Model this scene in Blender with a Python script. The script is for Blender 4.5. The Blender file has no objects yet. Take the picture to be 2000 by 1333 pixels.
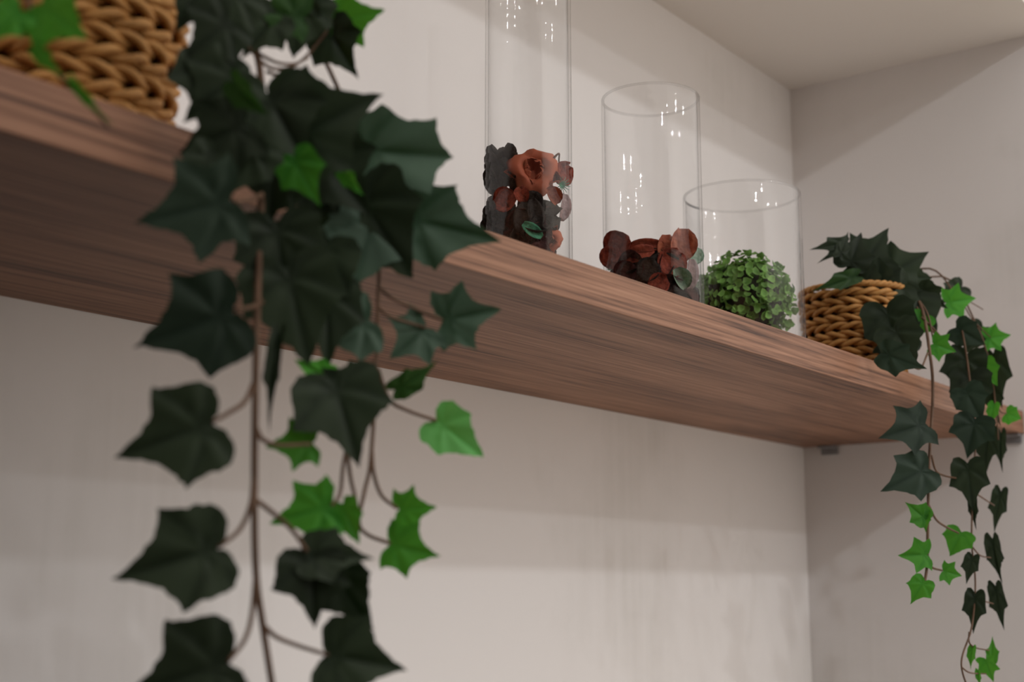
import bpy, bmesh, math, random
from mathutils import Vector, Matrix, Quaternion, noise

random.seed(11)
sc = bpy.context.scene
C = sc.collection

# ------------------------------------------------------------------ camera
FPX, VPX, VPY = 2700.0, 3030.0, 1152.0
CAM = Vector((0.0, 0.0, 1.45))
_t = math.atan((VPY - 666.5) / FPX)
_h = (VPY - 666.5) * math.sin(_t) + FPX * math.cos(_t)
_a = math.atan2(VPX - 1000.0, _h)
_hd = Vector((math.cos(_a), math.sin(_a), 0))
RT = Vector((math.sin(_a), -math.cos(_a), 0))
ZZ = Vector((0, 0, 1))
FW = _hd * math.cos(_t) + ZZ * math.sin(_t)
UP = -_hd * math.sin(_t) + ZZ * math.cos(_t)
cam_d = bpy.data.cameras.new('camera')
cam = bpy.data.objects.new('camera', cam_d)
C.objects.link(cam)
cam_d.sensor_width = 36.0
cam_d.lens = 36.0 * FPX / 2000.0
m = Matrix((RT, UP, -FW)).transposed().to_4x4()
m.translation = CAM
cam.matrix_world = m
cam_d.clip_start = 0.02
cam_d.dof.use_dof = True
cam_d.dof.focus_distance = 1.12
cam_d.dof.aperture_fstop = 6.4
sc.camera = cam

# ------------------------------------------------------------------ world, lamps, exposure
w = bpy.data.worlds.new('World')
sc.world = w
w.use_nodes = True
bg = w.node_tree.nodes['Background']
bg.inputs[0].default_value = (1.0, 0.93, 0.875, 1)
bg.inputs[1].default_value = 1.06


def spot(name, loc, target, power, size_deg, blend, radius, col):
    d = bpy.data.lights.new(name, 'SPOT')
    d.energy = power
    d.spot_size = math.radians(size_deg)
    d.spot_blend = blend
    d.shadow_soft_size = radius
    d.color = col
    o = bpy.data.objects.new(name, d)
    C.objects.link(o)
    o.location = loc
    o.rotation_euler = (Vector(target) - Vector(loc)).to_track_quat('-Z', 'Y').to_euler()
    return o


WARM = (0.95, 0.975, 1.0)
# ceiling spotlights of the room: (x, y, aim x, aim y, watts, cone, edge softness, size of the lens)
for _x, _y, _tx, _ty, _e, _c, _b, _r in (
        (-0.74, -2.15, 1.40, 0.60, 40, 32, 0.6, 0.045), (0.05, -2.15, 1.10, 0.80, 7, 40, 1.0, 0.045),
        (1.15, -2.15, 1.30, 0.80, 9, 40, 1.0, 0.045), (2.25, -2.15, 1.35, 0.80, 9, 40, 1.0, 0.045),
        (0.40, -3.41, 1.50, 0.80, 20, 32, 1.0, 0.045), (1.70, -3.41, 1.35, 0.80, 20, 36, 1.0, 0.045)):
    spot('ceiling_spotlight', (_x, _y, 3.18), (_tx, _ty, 1.68), _e, _c, _b, _r, WARM)

_fill_d = bpy.data.lights.new('front_fill', 'AREA')          # soft fill light added well behind the camera, no known window
_fill_d.shape, _fill_d.size, _fill_d.size_y, _fill_d.energy, _fill_d.color = 'RECTANGLE', 2.8, 2.2, 5, (1.0, 0.98, 0.95)
_fill_o = bpy.data.objects.new('front_fill', _fill_d)
C.objects.link(_fill_o)
_fill_o.location = (1.3, -5.5, 1.35)
_fill_o.rotation_euler = (math.radians(90), 0, 0)

vs = sc.view_settings
vs.view_transform = 'Standard'
vs.look = 'None'
vs.exposure = 0.12
vs.gamma = 1.0
vs.use_curve_mapping = False

# ------------------------------------------------------------------ measures (metres)
YF, YB, XR = 0.509, 0.808, 1.766          # shelf front, back wall, niche side wall
ZB, ZT = 1.45 + 0.192, 1.45 + 0.2204      # shelf underside and top
ZS, YS = 1.45 + 0.710, 0.444              # soffit height and front


def ray(u, v):
    return (u - 1000.0) * RT - (v - 666.5) * UP + FPX * FW


def at(u, v, y):
    d = ray(u, v)
    return CAM + d * (y / d.y)


def tip_at(b, t):
    """Tip of a leaf that faces the room corner: nearly the depth of its base, tipped by the difference in y."""
    dep = (at(*b) - CAM).dot(FW) + (t[2] - b[2]) * 0.6
    return CAM + ray(t[0], t[1]) * (dep / FPX)


def pxm(p):
    return FPX / (p - CAM).dot(FW)


# ------------------------------------------------------------------ material helpers
MATS = {}


def nmat(name):
    mt = bpy.data.materials.new(name)
    mt.use_nodes = True
    nt = mt.node_tree
    b = nt.nodes['Principled BSDF']
    MATS[name] = mt
    return mt, nt, b


def nd(nt, t, **kw):
    n = nt.nodes.new(t)
    for k, v in kw.items():
        setattr(n, k, v)
    return n


def ramp(nt, stops):
    r = nd(nt, 'ShaderNodeValToRGB')
    el = r.color_ramp.elements
    el[0].position, el[0].color = stops[0][0], (*stops[0][1], 1)
    el[1].position, el[1].color = stops[-1][0], (*stops[-1][1], 1)
    for p, c in stops[1:-1]:
        e = el.new(p)
        e.color = (*c, 1)
    return r


def mapped(nt, scale, space='Object'):
    tc = nd(nt, 'ShaderNodeTexCoord')
    mp = nd(nt, 'ShaderNodeMapping')
    mp.inputs['Scale'].default_value = scale
    nt.links.new(tc.outputs[space], mp.inputs[0])
    return mp


def simple(name, c1, c2, scale=8.0, rough=0.6, bump=0.0, stretch=(1, 1, 1), spec=0.25):
    mt, nt, b = nmat(name)
    mp = mapped(nt, stretch)
    n = nd(nt, 'ShaderNodeTexNoise')
    n.inputs['Scale'].default_value = scale
    n.inputs['Detail'].default_value = 4
    nt.links.new(mp.outputs[0], n.inputs['Vector'])
    r = ramp(nt, [(0.3, c1), (0.7, c2)])
    nt.links.new(n.outputs['Fac'], r.inputs[0])
    nt.links.new(r.outputs[0], b.inputs['Base Color'])
    b.inputs['Roughness'].default_value = rough
    b.inputs['Specular IOR Level'].default_value = spec
    if bump:
        bp = nd(nt, 'ShaderNodeBump')
        bp.inputs['Strength'].default_value = bump
        bp.inputs['Distance'].default_value = 0.002
        nt.links.new(n.outputs['Fac'], bp.inputs['Height'])
        nt.links.new(bp.outputs[0], b.inputs['Normal'])
    return mt


def wall_mat(name, base, blotch, amount):
    mt, nt, b = nmat(name)
    mp = mapped(nt, (1, 1, 1))
    n1 = nd(nt, 'ShaderNodeTexNoise')  # faint random blotches of a second tone
    n1.inputs['Scale'].default_value = 3.2
    n1.inputs['Detail'].default_value = 6
    n1.inputs['Roughness'].default_value = 0.6
    nt.links.new(mp.outputs[0], n1.inputs['Vector'])
    r = ramp(nt, [(0.52, (0, 0, 0)), (0.68, (amount, amount, amount))])
    nt.links.new(n1.outputs['Fac'], r.inputs[0])
    mp2 = mapped(nt, (90, 90, 3))
    n2 = nd(nt, 'ShaderNodeTexNoise')
    n2.inputs['Scale'].default_value = 1.0
    n2.inputs['Detail'].default_value = 2
    nt.links.new(mp2.outputs[0], n2.inputs['Vector'])
    mul = nd(nt, 'ShaderNodeMath', operation='MULTIPLY')
    nt.links.new(r.outputs[0], mul.inputs[0])
    nt.links.new(n2.outputs['Fac'], mul.inputs[1])
    mx = nd(nt, 'ShaderNodeMix', data_type='RGBA')
    mx.inputs['A'].default_value = (*base, 1)
    mx.inputs['B'].default_value = (*blotch, 1)
    nt.links.new(mul.outputs[0], mx.inputs['Factor'])
    nt.links.new(mx.outputs['Result'], b.inputs['Base Color'])
    b.inputs['Roughness'].default_value = 0.75
    b.inputs['Specular IOR Level'].default_value = 0.25
    return mt


wall_mat('wallpaper', (0.86, 0.832, 0.815), (0.56, 0.54, 0.49), 0.4)
simple('ceiling_paint', (0.83, 0.80, 0.755), (0.85, 0.82, 0.775), 3, 0.85)
simple('floor_tile', (0.72, 0.67, 0.60), (0.76, 0.71, 0.64), 2, 0.5)


def wood_mat(name):
    mt, nt, b = nmat(name)
    mp = mapped(nt, (1.0, 14.0, 26.0))
    n0 = nd(nt, 'ShaderNodeTexNoise')                 # slow bending of the grain
    n0.inputs['Scale'].default_value = 1.6
    n0.inputs['Detail'].default_value = 2
    nt.links.new(mapped(nt, (2.2, 2, 2)).outputs[0], n0.inputs['Vector'])
    add = nd(nt, 'ShaderNodeMix', data_type='VECTOR')
    add.inputs['Factor'].default_value = 0.22
    nt.links.new(mp.outputs[0], add.inputs['A'])
    nt.links.new(n0.outputs['Color'], add.inputs['B'])
    n1 = nd(nt, 'ShaderNodeTexNoise')                 # broad bands
    n1.inputs['Scale'].default_value = 2.6
    n1.inputs['Detail'].default_value = 5
    n1.inputs['Roughness'].default_value = 0.6
    nt.links.new(add.outputs['Result'], n1.inputs['Vector'])
    mp2 = mapped(nt, (4.0, 200.0, 230.0))
    n2 = nd(nt, 'ShaderNodeTexNoise')                 # fine pores
    n2.inputs['Scale'].default_value = 1.4
    n2.inputs['Detail'].default_value = 4
    n2.inputs['Roughness'].default_value = 0.65
    nt.links.new(mp2.outputs[0], n2.inputs['Vector'])
    mx = nd(nt, 'ShaderNodeMix', data_type='FLOAT')
    mx.inputs['Factor'].default_value = 0.6
    nt.links.new(n1.outputs['Fac'], mx.inputs['A'])
    nt.links.new(n2.outputs['Fac'], mx.inputs['B'])
    r = ramp(nt, [(0.37, (0.060, 0.026, 0.015)), (0.45, (0.190, 0.090, 0.052)), (0.53, (0.305, 0.152, 0.090)), (0.64, (0.42, 0.225, 0.140))])
    nt.links.new(mx.outputs['Result'], r.inputs[0])
    nt.links.new(r.outputs[0], b.inputs['Base Color'])
    b.inputs['Roughness'].default_value = 0.5
    b.inputs['Specular IOR Level'].default_value = 0.28
    bp = nd(nt, 'ShaderNodeBump')
    bp.inputs['Strength'].default_value = 0.25
    bp.inputs['Distance'].default_value = 0.001
    nt.links.new(n2.outputs['Fac'], bp.inputs['Height'])
    nt.links.new(bp.outputs[0], b.inputs['Normal'])
    return mt


wood_mat('walnut_laminate')
simple('blocker_dark', (0.030, 0.018, 0.012), (0.055, 0.034, 0.024), 1.0, 0.6, 0.0, (3, 40, 40))  # dark tone of the two added light blockers


def leaf_mat(name, c, cv, rough, trans, tcol):
    mt, nt, b = nmat(name)
    at_ = nd(nt, 'ShaderNodeAttribute', attribute_name='vein')
    oi = nd(nt, 'ShaderNodeObjectInfo')
    tc = mapped(nt, (1, 1, 1))
    n = nd(nt, 'ShaderNodeTexNoise')
    n.inputs['Scale'].default_value = 3.0
    n.inputs['Detail'].default_value = 3
    nt.links.new(tc.outputs[0], n.inputs['Vector'])
    mx = nd(nt, 'ShaderNodeMix', data_type='RGBA')
    mx.inputs['A'].default_value = (*c, 1)
    mx.inputs['B'].default_value = (*cv, 1)
    ml = nd(nt, 'ShaderNodeMath', operation='MULTIPLY_ADD')
    ml.inputs[1].default_value = 0.55
    nt.links.new(n.outputs['Fac'], ml.inputs[0])
    m2 = nd(nt, 'ShaderNodeMath', operation='MULTIPLY')
    m2.inputs[1].default_value = 0.6
    nt.links.new(at_.outputs['Fac'], m2.inputs[0])
    nt.links.new(m2.outputs[0], ml.inputs[2])
    nt.links.new(ml.outputs[0], mx.inputs['Factor'])
    hs = nd(nt, 'ShaderNodeHueSaturation')
    rr = nd(nt, 'ShaderNodeMapRange')
    rr.inputs['To Min'].default_value = 0.7
    rr.inputs['To Max'].default_value = 1.35
    nt.links.new(oi.outputs['Random'], rr.inputs['Value'])
    nt.links.new(rr.outputs[0], hs.inputs['Value'])
    nt.links.new(mx.outputs['Result'], hs.inputs['Color'])
    nt.links.new(hs.outputs[0], b.inputs['Base Color'])
    b.inputs['Roughness'].default_value = rough
    b.inputs['Specular IOR Level'].default_value = 0.22
    tr = nd(nt, 'ShaderNodeBsdfTranslucent')
    tr.inputs[0].default_value = (*tcol, 1)
    mix = nd(nt, 'ShaderNodeMixShader')
    mix.inputs[0].default_value = trans
    nt.links.new(b.outputs[0], mix.inputs[1])
    nt.links.new(tr.outputs[0], mix.inputs[2])
    nt.links.new(mix.outputs[0], nt.nodes['Material Output'].inputs[0])
    return mt


leaf_mat('leaf_dark', (0.042, 0.060, 0.034), (0.020, 0.030, 0.018), 0.55, 0.10, (0.02, 0.06, 0.01))
leaf_mat('leaf_mid_dim', (0.050, 0.078, 0.054), (0.022, 0.040, 0.027), 0.55, 0.1, (0.02, 0.07, 0.015))  # dim copy of the mid leaf, weaker light put into its colour
leaf_mat('leaf_mid_lit', (0.150, 0.230, 0.165), (0.055, 0.105, 0.066), 0.55, 0.12, (0.03, 0.10, 0.02))  # lit copy of the mid leaf, stronger light put into its colour
leaf_mat('leaf_green', (0.050, 0.115, 0.030), (0.020, 0.060, 0.016), 0.5, 0.2, (0.04, 0.13, 0.015))
leaf_mat('leaf_bright', (0.080, 0.34, 0.032), (0.038, 0.24, 0.026), 0.5, 0.30, (0.12, 0.38, 0.03))
leaf_mat('leaf_pale', (0.22, 0.66, 0.20), (0.13, 0.50, 0.12), 0.5, 0.30, (0.16, 0.45, 0.06))
leaf_mat('box_leaf', (0.075, 0.22, 0.035), (0.30, 0.52, 0.13), 0.5, 0.20, (0.10, 0.25, 0.03))
simple('stem_brown', (0.085, 0.046, 0.025), (0.165, 0.095, 0.058), 60, 0.6)
simple('wicker', (0.36, 0.165, 0.042), (0.60, 0.31, 0.10), 90, 0.5, 0.4)
simple('wicker_dark', (0.10, 0.05, 0.018), (0.17, 0.09, 0.03), 90, 0.7)
simple('moss_filler', (0.012, 0.014, 0.008), (0.03, 0.035, 0.018), 200, 0.9, 0.6)
simple('dry_red', (0.15, 0.022, 0.012), (0.38, 0.070, 0.034), 5.5, 0.6, 0.9)
simple('dry_orange', (0.26, 0.055, 0.028), (0.52, 0.15, 0.072), 5.5, 0.6, 0.9)
simple('dry_maroon', (0.035, 0.008, 0.007), (0.095, 0.024, 0.019), 5.5, 0.65, 0.9)
simple('dry_dark', (0.014, 0.010, 0.008), (0.042, 0.031, 0.024), 5.5, 0.7, 0.9)
simple('dry_mauve', (0.20, 0.13, 0.125), (0.36, 0.25, 0.24), 5.5, 0.7, 0.9)
simple('dry_green', (0.030, 0.16, 0.085), (0.10, 0.33, 0.19), 5.5, 0.6, 0.9)
simple('dry_sage', (0.17, 0.30, 0.20), (0.34, 0.47, 0.34), 5.5, 0.6, 0.9)
simple('twig_brown', (0.05, 0.022, 0.015), (0.13, 0.06, 0.04), 120, 0.6, 0.3)
simple('bracket_steel', (0.22, 0.21, 0.21), (0.32, 0.31, 0.31), 30, 0.4)


def glass_mat(name, c0, c1, c2, c3):
    mt = bpy.data.materials.new(name)
    mt.use_nodes = True
    nt = mt.node_tree
    nt.nodes.remove(nt.nodes['Principled BSDF'])
    lw = nd(nt, 'ShaderNodeLayerWeight')
    lw.inputs['Blend'].default_value = 0.5
    r = ramp(nt, [(0.0, (c0, c0, c0)), (0.84, (c1, c1, c1)), (0.94, (c2, c2, c2)), (1.0, (c3, c3, c3))])
    nt.links.new(lw.outputs['Facing'], r.inputs[0])
    tr = nd(nt, 'ShaderNodeBsdfTransparent')
    nt.links.new(r.outputs[0], tr.inputs[0])
    gl = nd(nt, 'ShaderNodeBsdfGlossy')
    gl.inputs['Roughness'].default_value = 0.004
    nz = nd(nt, 'ShaderNodeTexNoise')                 # slight waves down the drawn glass
    nz.inputs['Scale'].default_value = 1.0
    nt.links.new(mapped(nt, (0.5, 0.5, 60)).outputs[0], nz.inputs['Vector'])
    bp = nd(nt, 'ShaderNodeBump')
    bp.inputs['Strength'].default_value = 0.6
    bp.inputs['Distance'].default_value = 0.0009
    nt.links.new(nz.outputs['Fac'], bp.inputs['Height'])
    nt.links.new(bp.outputs[0], gl.inputs['Normal'])
    pw = nd(nt, 'ShaderNodeMath', operation='POWER')
    pw.inputs[1].default_value = 5.0
    nt.links.new(lw.outputs['Facing'], pw.inputs[0])
    ml = nd(nt, 'ShaderNodeMath', operation='MULTIPLY_ADD')
    ml.inputs[1].default_value = 0.5
    ml.inputs[2].default_value = 0.034
    nt.links.new(pw.outputs[0], ml.inputs[0])
    mix = nd(nt, 'ShaderNodeMixShader')
    nt.links.new(ml.outputs[0], mix.inputs[0])
    nt.links.new(tr.outputs[0], mix.inputs[1])
    nt.links.new(gl.outputs[0], mix.inputs[2])
    nt.links.new(mix.outputs[0], nt.nodes['Material Output'].inputs[0])
    MATS[name] = mt


glass_mat('clear_glass', 1.0, 0.988, 0.84, 0.38)
glass_mat('glass_edge', 0.97, 0.91, 0.80, 0.6)


# ------------------------------------------------------------------ object helpers
def mesh(name, verts, faces, mat, smooth=True, vein=None):
    me = bpy.data.meshes.new(name)
    me.from_pydata([tuple(v) for v in verts], [], faces)
    me.update()
    if smooth:
        me.polygons.foreach_set('use_smooth', [True] * len(me.polygons))
    if vein is not None:
        a = me.attributes.new('vein', 'FLOAT', 'POINT')
        a.data.foreach_set('value', vein)
    me.materials.append(MATS[mat])
    return me


def obj(name, me, parent=None, loc=None, mw=None):
    o = bpy.data.objects.new(name, me)
    C.objects.link(o)
    if parent is not None:
        o.parent = parent
    if mw is not None:
        o.matrix_local = mw
    elif loc is not None:
        o.location = loc
    return o


def tag(o, label=None, cat=None, group=None, kind=None):
    if label:
        o['label'] = label
    if cat:
        o['category'] = cat
    if group:
        o['group'] = group
    if kind:
        o['kind'] = kind
    return o


def thing(name, loc, label, cat, group=None):
    o = obj(name, None, None, loc)
    return tag(o, label, cat, group)


def box_data(x0, x1, y0, y1, z0, z1, bev=0.0):
    bm = bmesh.new()
    bmesh.ops.create_cube(bm, size=1.0)
    for v in bm.verts:
        v.co = Vector(((x0 + x1) / 2 + v.co.x * (x1 - x0), (y0 + y1) / 2 + v.co.y * (y1 - y0), (z0 + z1) / 2 + v.co.z * (z1 - z0)))
    if bev:
        bmesh.ops.bevel(bm, geom=bm.edges[:], offset=bev, segments=2, profile=0.5, affect='EDGES')
    vs_ = [v.co.copy() for v in bm.verts]
    bm.verts.index_update()
    fs = [[v.index for v in f.verts] for f in bm.faces]
    bm.free()
    return vs_, fs


def box(name, mat, *b, bev=0.0, parent=None):
    vs_, fs = box_data(*b, bev=bev)
    return obj(name, mesh(name, vs_, fs, mat, smooth=False), parent)


def cr(pts, n):
    """Catmull-Rom through points, n samples per segment."""
    pts = [Vector(p) for p in pts]
    out = []
    for i in range(len(pts) - 1):
        p0 = pts[i - 1] if i else pts[i] * 2 - pts[i + 1]
        p1, p2 = pts[i], pts[i + 1]
        p3 = pts[i + 2] if i + 2 < len(pts) else p2 * 2 - p1
        for k in range(n):
            t = k / n
            out.append(0.5 * ((2 * p1) + (p2 - p0) * t + (2 * p0 - 5 * p1 + 4 * p2 - p3) * t * t + (3 * p1 - p0 - 3 * p2 + p3) * t ** 3))
    out.append(pts[-1])
    return out


def tube(path, r, sides=6, r_end=None, V=None, F=None, closed=False):
    V = [] if V is None else V
    F = [] if F is None else F
    b0 = len(V)
    n = len(path)
    prev = None
    for i, p in enumerate(path):
        if closed:
            d = path[(i + 1) % n] - path[i - 1]
        else:
            d = path[min(i + 1, n - 1)] - path[max(i - 1, 0)]
        d = d.normalized() if d.length > 1e-9 else Vector((0, 0, 1))
        if prev is None:
            ref = Vector((0, 0, 1)) if abs(d.z) < 0.9 else Vector((1, 0, 0))
            x = d.cross(ref).normalized()
        else:
            x = (prev - d * prev.dot(d)).normalized()
        prev = x
        y = d.cross(x)
        rr = r if r_end is None else r + (r_end - r) * i / max(1, n - 1)
        for s in range(sides):
            a = 2 * math.pi * s / sides
            V.append(p + (x * math.cos(a) + y * math.sin(a)) * rr)
    m_ = n if closed else n - 1
    for i in range(m_):
        j = (i + 1) % n
        for s in range(sides):
            s2 = (s + 1) % sides
            F.append([b0 + i * sides + s, b0 + i * sides + s2, b0 + j * sides + s2, b0 + j * sides + s])
    if not closed:
        F.append([b0 + s for s in range(sides)][::-1])
        F.append([b0 + (n - 1) * sides + s for s in range(sides)])
    return V, F


def lathe(prof, seg, closed=True):
    V, F = [], []
    for (r, z) in prof:
        for s in range(seg):
            a = 2 * math.pi * s / seg
            V.append(Vector((r * math.cos(a), r * math.sin(a), z)))
    n = len(prof)
    for i in range(n - 1):
        for s in range(seg):
            s2 = (s + 1) % seg
            F.append([i * seg + s, i * seg + s2, (i + 1) * seg + s2, (i + 1) * seg + s])
    return V, F


# ------------------------------------------------------------------ the setting
XL, XE = -0.85, 4.0
tag(box('floor', 'floor_tile', -12.0, 14.0, -14.0, YB, -0.05, 0.0), kind='structure')  # unseen; made pale and oversized to bounce light into the niche
tag(box('wall_left_blocker', 'blocker_dark', XL - 0.04, XL, -5.0, YB, 0.0, ZS + 0.9), kind='structure')  # unseen dark wall, added to cut light from the left
tag(box('low_blocker', 'blocker_dark', XL, 0.80, -0.80, YB, 0.0, 1.30), kind='structure')  # unseen block added below the view to darken the shelf's left end
tag(box('wall_back', 'wallpaper', XL, XR + 0.12, YB, YB + 0.1, 0.0, ZS + 0.1), kind='structure')
tag(box('wall_right', 'wallpaper', XR, XR + 0.12, YS, YB, 0.0, ZS), kind='structure')
tag(box('wall_front', 'wallpaper', XR + 0.12, XE, YS, YS + 0.1, 0.0, ZS + 0.9), kind='structure')
tag(box('ceiling', 'ceiling_paint', XL, XR + 0.12, YS, YB, ZS, ZS + 0.9), label=None, kind='structure')

# ------------------------------------------------------------------ shelf
shelf = thing('wall_shelf', (0.6, (YF + YB) / 2, ZB), 'walnut wood board shelf with straight grain running across the niche', 'shelf')
vs_, fs = box_data(XL + 0.001, XR - 0.001, YF, YB - 0.0005, ZB, ZT, bev=0.0008)
me = mesh('board', [v - shelf.location for v in vs_], fs, 'walnut_laminate', smooth=False)
obj('board', me, shelf)


def bracket(x, y):
    V, F = [], []
    for b in ((x - 0.008, x + 0.008, y - 0.012, y + 0.012, ZB - 0.0035, ZB), (x + 0.004, x + 0.008, y - 0.012, y + 0.012, ZB - 0.012, ZB - 0.003)):
        v, f = box_data(*b, bev=0.0008)
        F += [[i + len(V) for i in q] for q in f]
        V += v
    o = obj('support_bracket', mesh('support_bracket', [v - shelf.location for v in V], F, 'bracket_steel', False), shelf)
    o['label'] = 'small grey metal support clip under the board'


bracket(XR - 0.009, YB - 0.04)
bracket(XR - 0.009, YF + 0.015)


# ------------------------------------------------------------------ vases
def vase(loc, r, h, label):
    th = 0.0024
    prof = [(0.0005, 0.0), (r - 0.002, 0.0), (r, 0.002), *[(r - th / 2 + th / 2 * math.cos(a * math.pi / 8), h - th / 2 + th / 2 * math.sin(a * math.pi / 8)) for a in range(9)], (r - th, 0.010), (r - th - 0.003, 0.007), (0.0005, 0.007)]
    V, F = lathe(prof, 72)
    o = obj('glass_vase', mesh('glass_vase', V, F, 'clear_glass'), None, loc)
    V, F = tube([Vector(((r - th / 2) * math.cos(a * math.pi / 40), (r - th / 2) * math.sin(a * math.pi / 40), h - th * 0.4)) for a in range(80)], th * 0.52, 8, None, closed=True)
    obj('rim', mesh('rim', V, F, 'glass_edge'), o)
    tag(o, label, 'vase', 'cylinder vases on the shelf')
    return o


def base_on(u, v, y):
    p = at(u, v, y)
    return Vector((p.x, p.y, ZT + 0.0003))


J1 = (base_on(1032, 300, 0.66), 0.0370, 0.36)
J2 = (base_on(1270, 194, 0.622), 0.0452, at(1270, 194, 0.622).z - ZT)
J3 = (base_on(1448, 383, 0.606), 0.0578, at(1448, 383, 0.606).z - ZT)
vase(*J1, 'tallest and slimmest clear glass cylinder vase, its rim above the frame')
vase(*J2, 'middle clear glass cylinder vase with a low heap of red petals inside')
vase(*J3, 'shortest and widest clear glass cylinder vase around the green leaf ball')


# ------------------------------------------------------------------ potpourri
def petal_mesh(name, mat, cup, curl, ruffle, narrow=1.0, seed=0, n=7):
    rnd = random.Random(seed)
    V, F = [], []
    ph = rnd.random() * 6
    for i in range(n):
        s = i / (n - 1)
        wd = (math.sin(math.pi * (0.05 + 0.90 * s)) ** 0.5) * 0.5 * narrow
        for j in range(n):
            t = j / (n - 1) * 2 - 1
            x = t * wd
            z = cup * (t * t) * wd * 1.4 + curl * (s - 0.4) ** 2 + ruffle * math.sin(5 * t + ph + 4 * s) * s
            V.append(Vector((s - 0.5, x, z)))
    for i in range(n - 1):
        for j in range(n - 1):
            F.append([i * n + j, i * n + j + 1, (i + 1) * n + j + 1, (i + 1) * n + j])
    # give it real thickness
    k = len(V)
    V += [v - Vector((0, 0, 0.025)) for v in V]
    F += [[k + i for i in f[::-1]] for f in F]
    rim = [j for j in range(n)] + [i * n + n - 1 for i in range(1, n)] + [(n - 1) * n + j for j in range(n - 2, -1, -1)] + [i * n for i in range(n - 2, 0, -1)]
    for a, b in zip(rim, rim[1:] + rim[:1]):
        F.append([b, a, a + k, b + k])
    return mesh(name, V, F, mat)


PM = {}
for mn in ('dry_red', 'dry_orange', 'dry_maroon', 'dry_dark', 'dry_mauve', 'dry_green', 'dry_sage'):
    PM[mn] = [petal_mesh('dried_petal', mn, c, k, r, nw, sd) for sd, (c, k, r, nw) in enumerate([(0.6, 0.5, 0.05, 1.1), (0.9, -0.5, 0.07, 0.9), (0.3, 0.9, 0.09, 1.2), (1.2, 0.3, 0.04, 0.8), (0.4, -0.2, 0.02, 0.55)])]


def cyl_hit(u, v, jar, rr):
    c, r, h = jar
    d = ray(u, v)
    ox, oy = CAM.x - c.x, CAM.y - c.y
    A = d.x ** 2 + d.y ** 2
    B = ox * d.x + oy * d.y
    Cc = ox * ox + oy * oy - rr * rr
    D = B * B - A * Cc
    t = (-B - math.sqrt(D)) / A if D > 0 else -B / A
    p = CAM + d * t
    q = Vector((p.x - c.x, p.y - c.y, 0))
    if q.length > rr:
        q = q * (rr / q.length)
    return Vector((c.x + q.x, c.y + q.y, p.z))


def place(name, me, p, nrm, spin, size, label, cat, group=None, sc3=(1, 1, 1)):
    q = nrm.normalized().to_track_quat('Z', 'Y') @ Quaternion((0, 0, 1), spin)
    mt = Matrix.Translation(p) @ q.to_matrix().to_4x4() @ Matrix.Diagonal((size * sc3[0], size * sc3[1], size * sc3[2], 1))
    o = obj(name, me, None, mw=mt)
    return tag(o, label, cat, group)


def frame(nrm, spin=0.0):
    return (nrm.normalized().to_track_quat('Z', 'Y') @ Quaternion((0, 0, 1), spin)).to_matrix().to_4x4()


def outward(p, jar):
    q = Vector((p.x - jar[0].x, p.y - jar[0].y, 0))
    return q.normalized() if q.length > 1e-5 else -FW


def px_item(jar, kind, u, v, size_px, spin, variant, name, label, cat, group=None, rr=0.74, tilt=(0, 0), sc3=(1, 1, 1)):
    p = cyl_hit(u, v, jar, jar[1] * rr)
    nrm = (outward(p, jar) * 0.6 + (CAM - p).normalized() * 0.6 + Vector((tilt[0], 0, tilt[1])))
    return place(name, PM[kind][variant], p, nrm, spin, size_px / pxm(p), label, cat, group, sc3)


def dried_rose(p, nrm, size, mat, label, n_in=5, n_out=7, seed=0):
    """A dried flower head: outer and inner cupped petals around a dimple."""
    rnd = random.Random(seed)
    root = thing('dried_flower', p, label, 'dried flower')
    fr = frame(nrm, rnd.random() * 6)
    core = [(0.001, -0.40), (0.25, -0.38), (0.42, -0.22), (0.48, 0.0), (0.44, 0.18), (0.34, 0.28), (0.25, 0.25), (0.19, 0.12), (0.12, 0.02), (0.001, 0.0)]
    V, F = lathe([(a * size, b * size) for a, b in core], 40)
    for v in V:                                        # creased, lumpy dried bloom
        a = math.atan2(v.y, v.x)
        rr_ = math.hypot(v.x, v.y) / size
        k = 1 + (0.10 * math.sin(3 * a + seed) + 0.07 * abs(math.sin(2.5 * a + 1)) + 0.03 * math.sin(9 * a)) * min(1, rr_ * 2.2)
        v.x, v.y = v.x * k, v.y * k
        v.z += size * 0.07 * math.sin(2 * a + seed) * min(1, rr_ * 2.2)
        q = v / size
        v += v.normalized() * size * (0.10 * noise.noise(q * 4.0 + Vector((seed, 0, 0))) - 0.07 * abs(noise.noise(q * 7.0)))
    obj('flower_core', mesh('flower_core', V, F, mat), root, mw=fr)
    for ring, (cnt, rad, ht, sz, lean) in enumerate(((n_out, 0.46, -0.16, 0.56, 1.5), (n_in, 0.27, 0.12, 0.34, 1.75))):
        for k in range(cnt):
            a = 2 * math.pi * (k + 0.5 * ring) / cnt + rnd.uniform(-0.2, 0.2)
            loc = Vector((math.cos(a) * rad, math.sin(a) * rad, ht + rnd.uniform(-0.04, 0.04))) * size
            rad_v = Vector((math.cos(a), math.sin(a), 0))
            up = (rad_v * math.cos(lean) * 0.9 + Vector((0, 0, 1)) * math.sin(lean) + Vector((rnd.uniform(-.2, .2), rnd.uniform(-.2, .2), 0)))
            x = up.normalized()
            z = (rad_v * -1.0 + Vector((0, 0, 0.35)))
            z = (z - x * z.dot(x)).normalized()
            y = z.cross(x)
            mt = Matrix((x, y, z)).transposed().to_4x4()
            mt.translation = loc
            mt = fr @ mt @ Matrix.Scale(size * sz * rnd.uniform(0.9, 1.15), 4)
            obj('petal', PM[mat][[0, 2, 1][k % 3]], root, mw=mt)
    return root


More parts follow.
